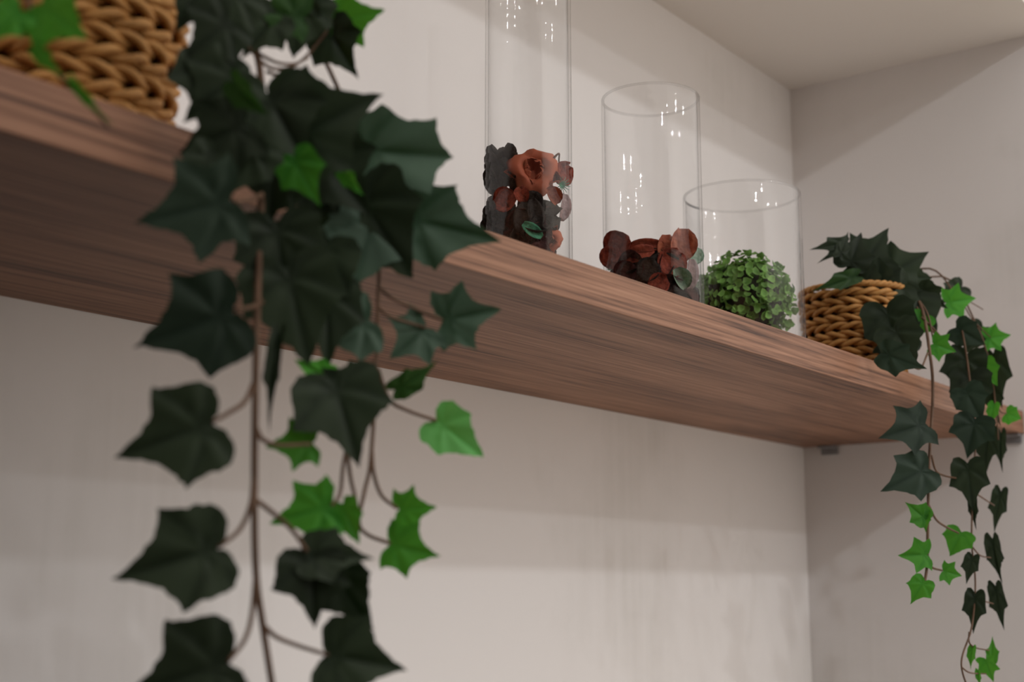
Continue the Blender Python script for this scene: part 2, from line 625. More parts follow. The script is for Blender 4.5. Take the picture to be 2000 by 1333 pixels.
def cone_fruit(p, nrm, size, label, rows=5, seed=0):
    """A dark hop-like cone of rounded overlapping scales."""
    rnd = random.Random(seed)
    root = thing('dried_cone', p, label, 'dried cone')
    fr = frame(nrm, 0.0)
    V, F = lathe([(0.002 * size, -0.5 * size), (0.22 * size, -0.35 * size), (0.26 * size, 0), (0.18 * size, 0.35 * size), (0.002 * size, 0.48 * size)], 10)
    obj('cone_core', mesh('cone_core', V, F, 'dry_dark'), root, mw=fr)
    for i in range(rows):
        z = -0.38 + 0.8 * i / (rows - 1)
        cnt = 5 if i < rows - 1 else 3
        rad = 0.24 * (1 - 0.55 * (i / (rows - 1)) ** 2)
        for k in range(cnt):
            a = 2 * math.pi * (k + 0.5 * (i % 2)) / cnt
            rv = Vector((math.cos(a), math.sin(a), 0))
            x = (Vector((0, 0, 1)) + rv * 0.35).normalized()
            zz = (rv - x * rv.dot(x)).normalized()
            mt = Matrix((x, zz.cross(x), zz)).transposed().to_4x4()
            mt.translation = (rv * rad + Vector((0, 0, z))) * size
            obj('scale', PM['dry_dark'][0], root, mw=fr @ mt @ Matrix.Scale(size * 0.40, 4))
    return root


def fill(jar, zlo, zhi, n, mats, label, group, smin, smax, seed):
    rnd = random.Random(seed)
    away = math.atan2(CAM.y - jar[0].y, CAM.x - jar[0].x)
    for k in range(n):
        a = away + rnd.uniform(-1.75, 1.75)
        rr = jar[1] * (rnd.uniform(0.30, 0.58) if k % 6 else rnd.uniform(0.0, 0.3))
        p = jar[0] + Vector((math.cos(a) * rr, math.sin(a) * rr, rnd.uniform(zlo, zhi)))
        nrm = Vector((math.cos(a), math.sin(a), rnd.uniform(-0.6, 0.6))) + Vector((rnd.uniform(-.5, .5), rnd.uniform(-.5, .5), 0))
        mn = rnd.choice(mats)
        side = (p - jar[0]).dot(RT) / jar[1]
        where = 'left of' if side < -0.25 else 'right of' if side > 0.25 else 'centre of'
        lev = (p.z - jar[0].z - zlo) / (zhi - zlo)
        level = 'low' if lev < 0.33 else 'midway up' if lev < 0.66 else 'high up'
        tone = {'dry_maroon': 'dark maroon', 'dry_dark': 'blackish brown'}[mn]
        place('dried_petal', PM[mn][rnd.randrange(5)], p, nrm, rnd.uniform(0, 6.28), rnd.uniform(smin, smax), f'{tone} dried petal {level} at the {where} the heap in the {label}', 'petal', f'{tone} petals {level} at the {where} {label}')


# tall vase
g1 = 'dark petals in the tall vase'
L1 = 'tallest vase'
zc = lambda u, v, j: cyl_hit(u, v, j, j[1] * 0.6).z - j[0].z
fill(J1, 0.016, zc(1030, 392, J1), 52, ['dry_maroon', 'dry_dark', 'dry_dark', 'dry_maroon'], L1, g1, 0.018, 0.026, 3)
p = cyl_hit(1042, 336, J1, J1[1] * 0.28)
dried_rose(p, Vector((CAM - p)).normalized() + Vector((0.1, 0, 0.35)), 95 / pxm(p), 'dry_orange', 'large orange-red dried flower head topping the potpourri in the tallest vase', seed=4)
p = cyl_hit(974, 330, J1, J1[1] * 0.60)
cone_fruit(p, Vector((-0.1, 0, 1)), 82 / pxm(p), 'dark scaly dried cone beside the large orange-red flower head', seed=1)
p = cyl_hit(970, 420, J1, J1[1] * 0.66)
cone_fruit(p, Vector((0.15, 0, 1)), 74 / pxm(p), 'dark scaly dried cone low at the left glass of the tallest vase', seed=2)
px_item(J1, 'dry_red', 990, 392, 46, 0.3, 0, 'dried_petal', 'rounded dull-red dried petal below the dark upper cone in the tallest vase', 'petal', rr=0.78)
px_item(J1, 'dry_red', 1020, 380, 34, 1.9, 1, 'dried_petal', 'small curled red dried petal under the large orange-red flower head', 'petal', rr=0.78)
px_item(J1, 'dry_orange', 1076, 384, 38, 2.2, 3, 'dried_petal', 'curled brown-orange dried petal right of centre in the tallest vase', 'petal', rr=0.76)
px_item(J1, 'dry_red', 1093, 340, 44, 0.9, 2, 'dried_petal', 'crumpled red dried petal against the upper right glass of the tallest vase', 'petal', rr=0.72)
px_item(J1, 'dry_dark', 1020, 425, 62, 1.4, 4, 'dried_leaf', 'pointed dark grey dried leaf, left one of the upright pair in the tallest vase', 'leaf', rr=0.8)
px_item(J1, 'dry_dark', 1046, 418, 60, 1.8, 4, 'dried_leaf', 'pointed dark grey dried leaf, right one of the upright pair in the tallest vase', 'leaf', rr=0.8)
px_item(J1, 'dry_mauve', 1101, 405, 54, 1.5, 4, 'dried_petal', 'pale mauve dried petal pressed to the right glass of the tallest vase', 'petal', rr=0.8)
px_item(J1, 'dry_green', 1040, 450, 46, 2.5, 4, 'dried_leaf', 'small green textured leaf low in the potpourri of the tallest vase', 'leaf', rr=0.86)
p = cyl_hit(1072, 470, J1, J1[1] * 0.50)
dried_rose(p, (CAM - p).normalized(), 52 / pxm(p), 'dry_orange', 'small orange-brown dried flower at the bottom of the tallest vase', seed=9)


def twig(jar, pts, rad, label, mat='twig_brown', rr=0.7):
    P_ = [cyl_hit(u, v, jar, jar[1] * rr) for u, v in pts]
    V, F = tube(cr(P_, 4), rad, 6, rad * 0.5)
    o = P_[0]
    ob = obj('twig', mesh('twig', [v - o for v in V], F, mat), None, o)
    return tag(ob, label, 'twig')


twig(J1, [(1072, 335), (1080, 312), (1094, 300), (1103, 312), (1109, 324)], 0.0011, 'thin brown bent twig sticking up at the top right of the potpourri')
twig(J1, [(1076, 318), (1090, 322), (1098, 335)], 0.0010, 'short brown twig crossing below the bent twig in the tallest vase')


def sprig(jar, u, v, size_px, label):
    p = cyl_hit(u, v, jar, jar[1] * 0.78)
    s = size_px / pxm(p)
    root = thing('green_sprig', p, label, 'sprig')
    fr = frame(outward(p, jar) + (CAM - p).normalized(), 0)
    for k in range(14):
        a = 2 * math.pi * k / 14
        V, F = tube([Vector((0, 0, 0)), Vector((math.cos(a), math.sin(a), 0.35)) * s * 0.5], s * 0.05, 4, s * 0.012)
        obj('needle', mesh('needle', V, F, 'dry_green'), root, mw=fr)


sprig(J1, 1097, 362, 34, 'small spiky green sprig near the right glass of the tallest vase')

# middle vase
g2 = 'dark petals in the middle vase'
L2 = 'middle vase'
fill(J2, 0.016, zc(1270, 505, J2), 40, ['dry_maroon', 'dry_dark', 'dry_maroon', 'dry_dark'], L2, g2, 0.020, 0.030, 8)
for (kind, u, v, s, sp, va, lab, rr, s3) in [
    ('dry_red', 1214, 483, 58, 0.5, 0, 'rounded red dried petal at the upper left of the middle vase', 0.72, (1, 1, 1)),
    ('dry_red', 1262, 480, 62, 0.0, 4, 'long flat red dried petal lying across the top of the heap', 0.70, (1.1, 0.8, 1)),
    ('dry_red', 1203, 503, 46, 1.5, 0, 'dull red dried petal against the left glass of the middle vase', 0.80, (1, 1, 1)),
    ('dry_red', 1248, 496, 60, 0.25, 4, 'folded red dried petal below the long flat one in the middle vase', 0.78, (1, 1, 1)),
    ('dry_orange', 1302, 488, 60, 1.6, 4, 'upright rust-red dried petal, left of the pair rising above the heap', 0.72, (1, 1.2, 1)),
    ('dry_orange', 1325, 480, 64, 1.55, 0, 'upright rust-red dried petal, right of the pair rising above the heap', 0.72, (1, .8, 1)),
    ('dry_red', 1310, 515, 52, 0.9, 2, 'crumpled red dried petal under the upright pair in the middle vase', 0.76, (1, 1, 1)),
    ('dry_sage', 1352, 500, 36, 1.2, 0, 'pale sage green dried leaf near the right glass of the middle vase', 0.80, (1, .8, 1)),
    ('dry_mauve', 1349, 536, 62, 1.5, 4, 'pale mauve dried petal pressed to the right glass of the middle vase', 0.82, (1, .8, 1)),
    ('dry_sage', 1326, 546, 44, 2.1, 3, 'light green curled leaf with a pale edge low in the middle vase', 0.86, (1, 1, 1)),
    ('dry_dark', 1267, 528, 44, 0.7, 0, 'rounded grey-brown dried disc of bark at the centre of the middle vase', 0.82, (1, 1, 1)),
    ('dry_red', 1286, 556, 40, 0.4, 0, 'small bright red dried petal at the very bottom of the middle vase', 0.84, (1, 1, 1)),
    ('dry_maroon', 1236, 520, 52, 0.2, 2, 'broad maroon dried petal at the left centre of the middle vase', 0.76, (1, 1, 1)),
    ('dry_green', 1197, 520, 30, 0.1, 4, 'small dark green dried leaf low at the left glass of the middle vase', 0.82, (1, 1, 1)),
    ('dry_maroon', 1226, 535, 46, 0.6, 0, 'dark maroon dried petal low at the left of the middle vase', 0.8, (1, 1, 1)),
]:
    nm = 'dried_leaf' if 'leaf' in lab else 'dried_bark_disc' if 'disc' in lab else 'dried_petal'
    ct = 'leaf' if 'leaf' in lab else 'bark' if 'disc' in lab else 'petal'
    px_item(J2, kind, u, v, s, sp, va, nm, lab, ct, rr=rr, sc3=s3)


# ------------------------------------------------------------------ leaf ball in the short vase
def small_leaf_mesh(seed):
    rnd = random.Random(seed)
    V = [Vector((0, 0, 0))]
    N = 9
    for ring in (0.55, 1.0):
        for k in range(N):
            a = 2 * math.pi * k / N
            r = 0.5 * ring * (1 + 0.16 * math.sin(3 * a + seed))
            V.append(Vector((math.cos(a) * r, math.sin(a) * r, 0.55 * r * r + rnd.uniform(-0.04, 0.05))))
    F = [[0, 1 + k, 1 + (k + 1) % N] for k in range(N)]
    F += [[1 + k, 1 + N + k, 1 + N + (k + 1) % N, 1 + (k + 1) % N] for k in range(N)]
    return V, F


RB = 0.0475
ball = thing('leaf_ball', (J3[0].x, J3[0].y, ZT + 0.0078), 'round green clipped leaf ball inside the shortest glass vase', 'topiary ball')
bc = Vector((0, 0, RB + 0.002))
bm = bmesh.new()
bmesh.ops.create_icosphere(bm, subdivisions=3, radius=RB * 0.80)
V = [v.co + bc for v in bm.verts]
bm.verts.index_update()
F = [[v.index for v in f.verts] for f in bm.faces]
bm.free()
obj('ball_core', mesh('ball_core', V, F, 'moss_filler'), ball)
lvs = [small_leaf_mesh(s) for s in range(4)]
lms = [mesh('small_leaf', v, f, 'box_leaf', vein=[0.2 + 0.5 * (i > 9) for i in range(len(v))]) for v, f in lvs]
rnd = random.Random(5)
todo = []
N = 900
for k in range(N):
    z = 1 - 2 * (k + 0.5) / N
    a = k * 2.399963
    d = Vector((math.sqrt(1 - z * z) * math.cos(a), math.sqrt(1 - z * z) * math.sin(a), z))
    d = (d + Vector((rnd.gauss(0, .09), rnd.gauss(0, .09), rnd.gauss(0, .09)))).normalized()
    todo.append((d.dot((CAM - (ball.location + bc)).normalized()), d))
todo.sort(key=lambda q: -q[0])
SV, SF, SVn = [], [], []
for i, (_, d) in enumerate(todo):
    p = bc + d * RB * rnd.uniform(0.76, 1.04)
    nrm = d + Vector((rnd.gauss(0, .6), rnd.gauss(0, .6), rnd.gauss(0, .6) + 0.25))
    mt = frame(nrm, rnd.uniform(0, 6))
    s = rnd.uniform(0.0060, 0.0092)
    mt = Matrix.Translation(p) @ mt @ Matrix.Scale(s, 4)
    if i < 300:
        obj('small_leaf', lms[i % 4], ball, mw=mt)
    else:
        v, f = lvs[i % 4]
        b0 = len(SV)
        SV += [mt @ q for q in v]
        SVn += [0.4] * len(v)
        SF += [[b0 + j for j in q] for q in f]
o = obj('foliage', mesh('foliage', SV, SF, 'box_leaf', vein=SVn), ball)
o['kind'] = 'stuff'


# ------------------------------------------------------------------ ivy plants
SH = {
    'A': [(0, 0, 0), (-0.10, 0.12, 0), (-0.13, 0.27, 0), (-0.06, 0.41, 0), (0.08, 0.46, 0), (0.25, 0.46, 0), (0.44, 0.53, 1), (0.49, 0.37, 0), (0.58, 0.24, 0), (0.76, 0.11, 0), (1, 0, 1)],
    'B': [(0, 0, 0), (-0.09, 0.13, 0), (-0.13, 0.30, 0), (-0.07, 0.52, 1), (0.10, 0.42, 0), (0.24, 0.44, 0), (0.48, 0.58, 1), (0.51, 0.36, 0), (0.60, 0.22, 0), (0.78, 0.11, 0), (1, 0, 1)],
    'D': [(0, 0, 0), (-0.09, 0.13, 0), (-0.05, 0.33, 0), (0.25, 0.53, 1), (0.42, 0.40, 0), (0.60, 0.38, 0), (0.82, 0.42, 1), (0.84, 0.24, 0), (0.90, 0.10, 0), (1, 0, 1)],
    'C': [(0, 0, 0), (-0.12, 0.15, 0), (-0.12, 0.34, 0), (0.02, 0.48, 0), (0.18, 0.45, 0), (0.40, 0.50, 1), (0.50, 0.35, 0), (0.62, 0.25, 0), (0.80, 0.13, 0), (1, 0, 1)],
}
VE = [(1, 0), (0.44, 0.53), (0.44, -0.53), (-0.06, 0.45), (-0.06, -0.45)]


def leaf_mesh(shape, mat, seed, n=3):
    rnd = random.Random(seed)
    pts = SH[shape]
    half = []
    seg = []
    for p in pts:
        seg.append((p[0], p[1], 0))
        if p[2] and len(seg) > 1:
            half += cr(seg, n)[:-1]
            seg = [(p[0], p[1], 0)]
    half.append(Vector((1, 0, 0)))
    out = [Vector((q.x, q.y)) for q in half] + [Vector((q.x, -q.y)) for q in half[-2:0:-1]]
    jit = [(rnd.uniform(-0.015, 0.015), rnd.uniform(-0.015, 0.015)) for _ in out]
    out = [q + Vector(j) for q, j in zip(out, jit)]
    c = Vector((0.14, 0))
    fold, droop, wave, asy = rnd.uniform(0.05, 0.22), rnd.uniform(0.05, 0.20), rnd.uniform(0.015, 0.04), rnd.uniform(-0.06, 0.06)
    ph = rnd.random() * 6
    V, vein = [], []

    def zf(q):
        dm = 9
        for vx, vy in VE:
            L = math.hypot(vx, vy)
            t = max(0, min(1, (q.x * vx + q.y * vy) / (L * L)))
            dm = min(dm, math.hypot(q.x - vx * t, q.y - vy * t))
        g = math.exp(-(dm / 0.045) ** 2)
        r = math.hypot(q.x - 0.14, q.y)
        z = fold * abs(q.y) + asy * q.y - droop * max(0, q.x) ** 2 - droop * 0.5 * q.y * q.y - 0.022 * g + wave * math.sin(7 * math.atan2(q.y, q.x - .14) + ph) * r
        return z, g
    rings = (0.25, 0.5, 0.75, 1.0)
    z, g = zf(c)
    V.append(Vector((c.x, c.y, z)))
    vein.append(g)
    M = len(out)
    for rg in rings:
        for q in out:
            e = c + (q - c) * rg
            z, g = zf(e)
            V.append(Vector((e.x, e.y, z)))
            vein.append(g)
    F = [[0, 1 + k, 1 + (k + 1) % M] for k in range(M)]
    for r in range(len(rings) - 1):
        b0, b1 = 1 + r * M, 1 + (r + 1) * M
        F += [[b0 + k, b1 + k, b1 + (k + 1) % M, b0 + (k + 1) % M] for k in range(M)]
    return mesh('leaf', V, F, mat, vein=vein)


MK = {'d': 'leaf_dark', 'm': 'leaf_mid_lit', 'b': 'leaf_bright', 'p': 'leaf_pale', 'g': 'leaf_green', 'n': 'leaf_mid_dim'}
LM = {}
for near in (0, 1):
    for k, mn in MK.items():
        for s in 'ABCD':
            for i in range(2):
                LM[(near, k, s, i)] = leaf_mesh(s, mn, hash((near, 'dmbpgn'.index(k), 'ABCD'.index(s), i)) & 0xffff, 3 if near else 2)


def put_leaf(vine, root_loc, near, kind, shape, base, tip, width, roll, idx):
    x = tip - base
    L = x.length
    x = x.normalized()
    z = (CAM - base).normalized()
    z = (z - x * z.dot(x)).normalized()
    y = z.cross(x)
    mt = Matrix((x, y, z)).transposed().to_4x4()
    mt = mt @ Matrix.Rotation(roll, 4, 'X')
    mt = Matrix.Translation(base - root_loc) @ mt @ Matrix.Diagonal((L, L * width, L, 1))
    obj('leaf', LM[(near, kind, shape, idx % 2)], vine, mw=mt)


def stem(root, loc, name, lines, rad):
    V, F = [], []
    for ln in lines:
        scale = 1.0
        if isinstance(ln[0], (int, float)):
            scale, ln = ln[0], ln[1]
        P_ = [at(*q) if isinstance(q, tuple) else q for q in ln]
        pts = cr([p - loc for p in P_], 5)
        tube(pts, rad * scale, 6, rad * scale * 0.8, V, F)
    return obj(name, mesh(name, V, F, 'stem_brown'), root)


def basket(root):
    """Twined wicker pot as a part with its rows, stakes and rim as sub-parts; root sits at the basket's base centre."""
    h, rb, rt = 0.091, 0.047, 0.055
    V, F = lathe([(0.001, 0.001), (rb - 0.003, 0.001), (rb - 0.003, 0.004), (rt - 0.005, h - 0.004), (rt - 0.007, h - 0.004), (rb - 0.006, 0.006), (0.001, 0.006)], 40)
    key = 'liner'
    if key not in BM:
        BM[key] = mesh('basket', V, F, 'wicker_dark')
    bk = obj('basket', BM[key], root)
    rows, n = 10, 10
    pitch = (h - 0.004) / rows
    for k in range(rows):
        if ('row', k) not in BM:
            z = pitch * (k + 0.5)
            R = rb + (rt - rb) * z / h
            V, F = [], []
            for s in range(2):
                path = []
                M = 120
                for i in range(M):
                    a = 2 * math.pi * i / M
                    ph = n * a * (1 if k % 2 else -1) + math.pi * s
                    rr = R + 0.0030 * math.cos(ph)
                    path.append(Vector((rr * math.cos(a), rr * math.sin(a), z + 0.0023 * math.sin(ph))))
                tube(path, 0.0026, 6, None, V, F, closed=True)
            BM[('row', k)] = mesh('woven_row', V, F, 'wicker')
        obj('woven_row', BM[('row', k)], bk)
    if 'stake' not in BM:
        V, F = tube([Vector((rb - 0.001, 0, 0.002)), Vector((rt - 0.001, 0, h))], 0.0016, 6)
        BM['stake'] = mesh('stake', V, F, 'wicker_dark')
    for i in range(20):
        obj('stake', BM['stake'], bk, mw=Matrix.Rotation(2 * math.pi * i / 20 + 0.1, 4, 'Z'))
    if 'rim' not in BM:
        V, F = [], []
        for s in range(3):
            path = []
            for i in range(150):
                a = 2 * math.pi * i / 150
                ph = 15 * a + 2 * math.pi * s / 3
                rr = rt + 0.0020 * math.cos(ph)
                path.append(Vector((rr * math.cos(a), rr * math.sin(a), h + 0.0016 * math.sin(ph))))
            tube(path, 0.0022, 6, None, V, F, closed=True)
        BM['rim'] = mesh('rim', V, F, 'wicker')
    obj('rim', BM['rim'], bk)
    if 'fill' not in BM:
        V, F = lathe([(rt - 0.008, h - 0.03), (rt - 0.008, h - 0.012), (rt * 0.5, h - 0.004), (0.001, h)], 30)
        BM['fill'] = mesh('moss_filler', V, F, 'moss_filler')
    obj('moss_filler', BM['fill'], root)


BM = {}

# --- near plant, left
pb = at(140, 60, 0.572)
NP = thing('potted_ivy', (pb.x, 0.572, ZT + 0.0003), 'large blurred trailing ivy in a wicker basket at the near left end of the shelf', 'potted plant', 'ivy plants in wicker baskets')
basket(NP)
nl = NP.location
top = nl + Vector((0, 0, 0.091))
VN1 = stem(NP, nl, 'vine', [
    (1.5, [top + Vector((0.01, -0.01, -0.01)), at(400, -60, 0.52), at(490, 60, 0.490), at(516, 250, 0.482), at(508, 450, 0.475), at(500, 700, 0.46), at(497, 960, 0.46), at(500, 1120, 0.46), at(513, 1220, 0.46), at(533, 1350, 0.46), at(548, 1450, 0.46)]),
    [(497, 745, .46), (478, 785, .458), (450, 805, .455), (416, 824, .452)],
    [(496, 930, .46), (490, 985, .459), (468, 1035, .456), (428, 1068, .452)],
    [(500, 1120, .46), (492, 1200, .459), (478, 1250, .456), (446, 1292, .452)],
    [(497, 975, .46), (530, 1000, .459), (570, 1035, .456), (600, 1078, .45)],
    [(514, 1222, .46), (540, 1245, .458), (585, 1263, .455), (640, 1280, .45)],
    [(500, 835, .46), (512, 858, .46), (545, 870, .46), (606, 868, .46)],
    [(512, 590, .46), (492, 600, .458), (460, 606, .455)],
    [(512, 380, .46), (490, 390, .458), (458, 395, .455)],
], 0.0012)
VN2 = stem(NP, nl, 'vine', [
    (1.2, [top + Vector((0.02, -0.015, -0.01)), at(470, -70, 0.52), at(600, 60, 0.49), at(690, 250, 0.475), at(738, 450, 0.47), at(738, 600, 0.47), at(734, 740, 0.47), at(724, 900, 0.47), at(712, 960, 0.47), at(701, 1020, 0.47), at(718, 1045, 0.468), at(762, 1062, 0.462)]),
    [(736, 700, .47), (716, 745, .47), (690, 830, .47), (672, 900, .47), (664, 965, .467), (648, 988, .462)],
    [(678, 880, .47), (684, 930, .47), (694, 975, .47), (700, 1010, .468)],
    [(726, 880, .47), (730, 925, .47), (745, 968, .467), (776, 994, .462)],
    [(738, 720, .47), (760, 780, .468), (795, 802, .464), (852, 822, .46)],
    [(738, 600, .47), (765, 620, .465), (830, 640, .46)],
    [(738, 560, .47), (780, 590, .465), (864, 626, .455)],
    [(690, 270, .475), (705, 285, .47), (722, 292, .465)],
    [(720, 380, .47), (750, 410, .465), (792, 420, .455)],
], 0.0011)
VN3 = stem(NP, nl, 'vine', [
    (1.1, [top + Vector((0.015, -0.02, -0.01)), at(380, -30, 0.50), at(500, 110, 0.485), at(545, 135, 0.485), at(590, 118, 0.48), at(640, 60, 0.475)]),
    [(505, 105, .485), (540, 122, .48), (575, 125, .478), (602, 112, .475)],
    [(520, 140, .485), (560, 150, .48), (600, 130, .478)],
    (1.0, [top + Vector((-0.02, -0.03, -0.01)), at(60, -60, 0.47), at(70, 60, 0.46), at(110, 140, 0.455), at(180, 210, 0.45), at(212, 248, 0.45)]),
], 0.0009)

# kind, shape, base (u,v,y), tip (u,v,y), width, roll
NEAR = [
    (VN1, 'd', 'A', (415, 828, .452), (220, 895, .435), 1.00, 0.0),
    (VN1, 'd', 'A', (427, 1071, .452), (216, 1131, .435), 0.95, 0.1),
    (VN1, 'd', 'A', (445, 1295, .452), (235, 1365, .435), 1.05, 0.0),
    (VN1, 'n', 'A', (455, 610, .452), (262, 682, .435), 1.05, -0.2),
    (VN1, 'n', 'B', (452, 392, .452), (266, 438, .43), 1.00, -0.25),
    (VN2, 'd', 'A', (575, 268, .462), (740, 180, .45), 1.15, -0.2),
    (VN2, 'm', 'D', (700, 292, .465), (879, 309, .455), 0.95, 0.1),
    (VN2, 'm', 'A', (790, 425, .455), (979, 472, .445), 0.84, 0.05),
    (VN2, 'm', 'C', (728, 425, .462), (690, 560, .45), 1.25, 0.0),
    (VN2, 'd', 'C', (700, 380, .466), (800, 545, .46), 1.10, 0.3),
    (VN1, 'b', 'A', (572, 305, .455), (622, 402, .448), 0.85, 0.2),
    (VN2, 'b', 'C', (668, 332, .455), (707, 382, .452), 0.6, 0.5),
    (VN1, 'g', 'C', (455, 160, .455), (512, 228, .448), 0.75, 0.7),
    (VN3, 'g', 'B', (592, 35, .465), (478, 12, .455), 0.85, 0.2),
    (VN3, 'b', 'B', (652, 42, .470), (751, 20, .462), 1.00, 0.0),
    (VN3, 'd', 'A', (640, 55, .474), (693, 150, .465), 1.0, 0.3),
    (VN3, 'd', 'C', (600, 0, .474), (570, 105, .462), 1.1, 0.2),
    (VN2, 'm', 'C', (722, 625, .46), (616, 662, .45), 1.25, 0.1),
    (VN2, 'm', 'B', (832, 640, .46), (762, 700, .448), 1.15, 0.1),
    (VN2, 'm', 'B', (864, 626, .455), (979, 604, .445), 1.00, 0.0),
    (VN2, 'd', 'A', (652, 742, .455), (700, 910, .44), 1.10, 0.0),
    (VN2, 'd', 'B', (700, 760, .458), (600, 800, .452), 1.10, 0.2),
    (VN2, 'g', 'A', (772, 762, .468), (860, 712, .46), 0.60, 0.6),
    (VN2, 'b', 'C', (645, 742, .47), (576, 702, .465), 0.75, 0.2),
    (VN1, 'b', 'B', (612, 866, .465), (518, 872, .458), 1.00, 0.2),
    (VN2, 'p', 'C', (853, 822, .46), (942, 892, .45), 0.92, 0.0),
    (VN2, 'b', 'B', (646, 988, .462), (526, 1023, .452), 0.95, 0.0),
    (VN2, 'b', 'C', (668, 985, .460), (700, 1064, .455), 0.80, 0.3),
    (VN1, 'd', 'A', (608, 1088, .45), (612, 1228, .437), 1.08, 0.1),
    (VN1, 'd', 'A', (600, 1086, .452), (727, 1086, .448), 0.85, -0.3),
    (VN1, 'd', 'C', (640, 1100, .452), (722, 1236, .445), 0.85, 0.3),
    (VN1, 'd', 'A', (640, 1280, .45), (790, 1308, .44), 1.12, 0.0),
    (VN2, 'b', 'B', (778, 996, .462), (852, 992, .455), 1.05, 0.1),
    (VN2, 'b', 'B', (762, 1064, .462), (856, 1088, .455), 1.00, 0.1),
    (VN1, 'd', 'A', (546, 655, .458), (513, 848, .45), 0.16, 0.4),
    (VN1, 'd', 'C', (560, 520, .462), (600, 712, .452), 1.05, 0.2),
    (VN1, 'd', 'C', (540, 430, .466), (560, 600, .458), 1.05, 0.1),
    (VN1, 'd', 'A', (640, 470, .468), (560, 640, .46), 0.9, 0.2),
    # dark crowd above the basket's right side
    (VN3, 'd', 'A', (450, 40, .462), (360, 110, .45), 1.15, 0.1),
    (VN3, 'd', 'C', (470, -20, .468), (400, 70, .46), 1.20, -0.2),
    (VN1, 'd', 'A', (470, 140, .462), (355, 235, .452), 1.05, 0.2),
    (VN1, 'd', 'B', (480, 240, .460), (350, 305, .450), 1.05, -0.1),
    (VN1, 'd', 'C', (500, 280, .464), (430, 380, .455), 1.10, 0.2),
    (VN1, 'd', 'A', (520, 180, .468), (600, 330, .462), 1.10, 0.1),
    (VN3, 'd', 'A', (400, -40, .47), (345, 60, .46), 1.10, 0.0),
    (VN3, 'd', 'A', (540, 30, .474), (470, 110, .468), 1.00, 0.3),
    (VN3, 'd', 'C', (560, -60, .478), (620, 30, .472), 1.10, 0.1),
    (VN1, 'd', 'B', (540, 300, .47), (520, 440, .462), 0.95, 0.3),
    (VN1, 'd', 'C', (560, 350, .472), (500, 420, .466), 1.10, 0.1),
    (VN2, 'd', 'C', (640, 360, .474), (590, 440, .468), 1.00, 0.1),
    (VN1, 'd', 'A', (420, 120, .472), (390, 250, .465), 1.15, 0.0),
    (VN2, 'd', 'A', (620, 300, .472), (720, 420, .466), 1.20, 0.1),
    (VN2, 'd', 'A', (640, 560, .468), (640, 720, .46), 0.9, 0.0),
    (VN1, 'd', 'C', (420, 300, .468), (350, 380, .458), 0.9, 0.3),
    # young leaves over the basket, left
    (VN3, 'b', 'B', (80, 5, .455), (165, 75, .442), 1.20, 0.2),
    (VN3, 'b', 'C', (40, 20, .455), (-30, 80, .445), 0.90, 0.3),
    (VN3, 'b', 'C', (70, 95, .452), (112, 148, .446), 0.50, 0.5),
    (VN3, 'b', 'A', (142, 158, .45), (212, 248, .444), 0.20, 0.5),
]
for i, (vn, k, s, b, t, wd, rl) in enumerate(NEAR):
    put_leaf(vn, nl, 1, k, s, at(*b), tip_at(b, t), wd, rl, i)

# --- far plant, right
fb = at(1668, 600, 0.568)
FP = thing('potted_ivy', (fb.x, 0.568, ZT + 0.0003), 'small trailing ivy in a wicker basket at the far right end of the shelf', 'potted plant', 'ivy plants in wicker baskets')
basket(FP)
fl = FP.location
top = fl + Vector((0, 0, 0.091))
VF1 = stem(FP, fl, 'vine', [
    (1.5, [top + Vector((0, 0, -0.01)), at(1740, 545, .54), at(1795, 590, .50), at(1816, 690, .475), at(1822, 770, .472), at(1815, 900, .472), at(1812, 1030, .472), at(1811, 1100, .472), at(1806, 1140, .472)]),
    [(1812, 690, .475), (1798, 720, .473), (1780, 715, .47)],
    [(1819, 890, .472), (1828, 920, .472), (1845, 930, .472), (1870, 935, .47)],
    [(1813, 985, .472), (1828, 1015, .472), (1848, 1030, .47), (1872, 1042, .468)],
    [(1812, 1098, .472), (1822, 1110, .471), (1840, 1115, .47)],
    [(1790, 600, .50), (1815, 640, .49), (1840, 662, .48)],
    [(1800, 620, .49), (1830, 650, .48), (1862, 690, .47)],
    [(1780, 570, .51), (1810, 610, .49), (1822, 660, .478)],
], 0.0012)
VF2 = stem(FP, fl, 'vine', [
    (1.2, [top + Vector((0.02, 0.0, -0.005)), at(1800, 525, .52), at(1855, 560, .49), at(1880, 650, .47), at(1895, 750, .462), at(1905, 850, .46), at(1900, 960, .46), at(1898, 1060, .46), at(1905, 1140, .46), at(1898, 1225, .46), at(1880, 1280, .46), at(1879, 1310, .46), at(1890, 1345, .46)]),
    [(1900, 960, .46), (1922, 975, .46), (1942, 988, .46)],
    [(1900, 1070, .46), (1915, 1086, .46), (1935, 1090, .46)],
    [(1905, 1165, .46), (1920, 1174, .46), (1940, 1180, .46)],
    [(1893, 1235, .46), (1893, 1255, .46), (1905, 1266, .46), (1932, 1271, .46)],
    [(1879, 1305, .46), (1895, 1315, .46), (1926, 1317, .46)],
    (0.8, [at(1860, 560, .49), at(1888, 585, .485), at(1920, 605, .48)]),
    (0.8, [at(1885, 600, .48), at(1900, 625, .475), at(1935, 660, .465)]),
], 0.0009)
VF3 = stem(FP, fl, 'vine', [
    (1.2, [top + Vector((0.03, 0.0, -0.005)), at(1840, 540, .51), at(1905, 630, .475), at(1935, 720, .465), at(1945, 800, .46), at(1950, 860, .458)]),
    [(1945, 790, .46), (1955, 805, .458), (1966, 808, .456)],
    (0.8, [at(1640, 500, .56), at(1655, 520, .565), at(1662, 550, .57)]),
], 0.0009)
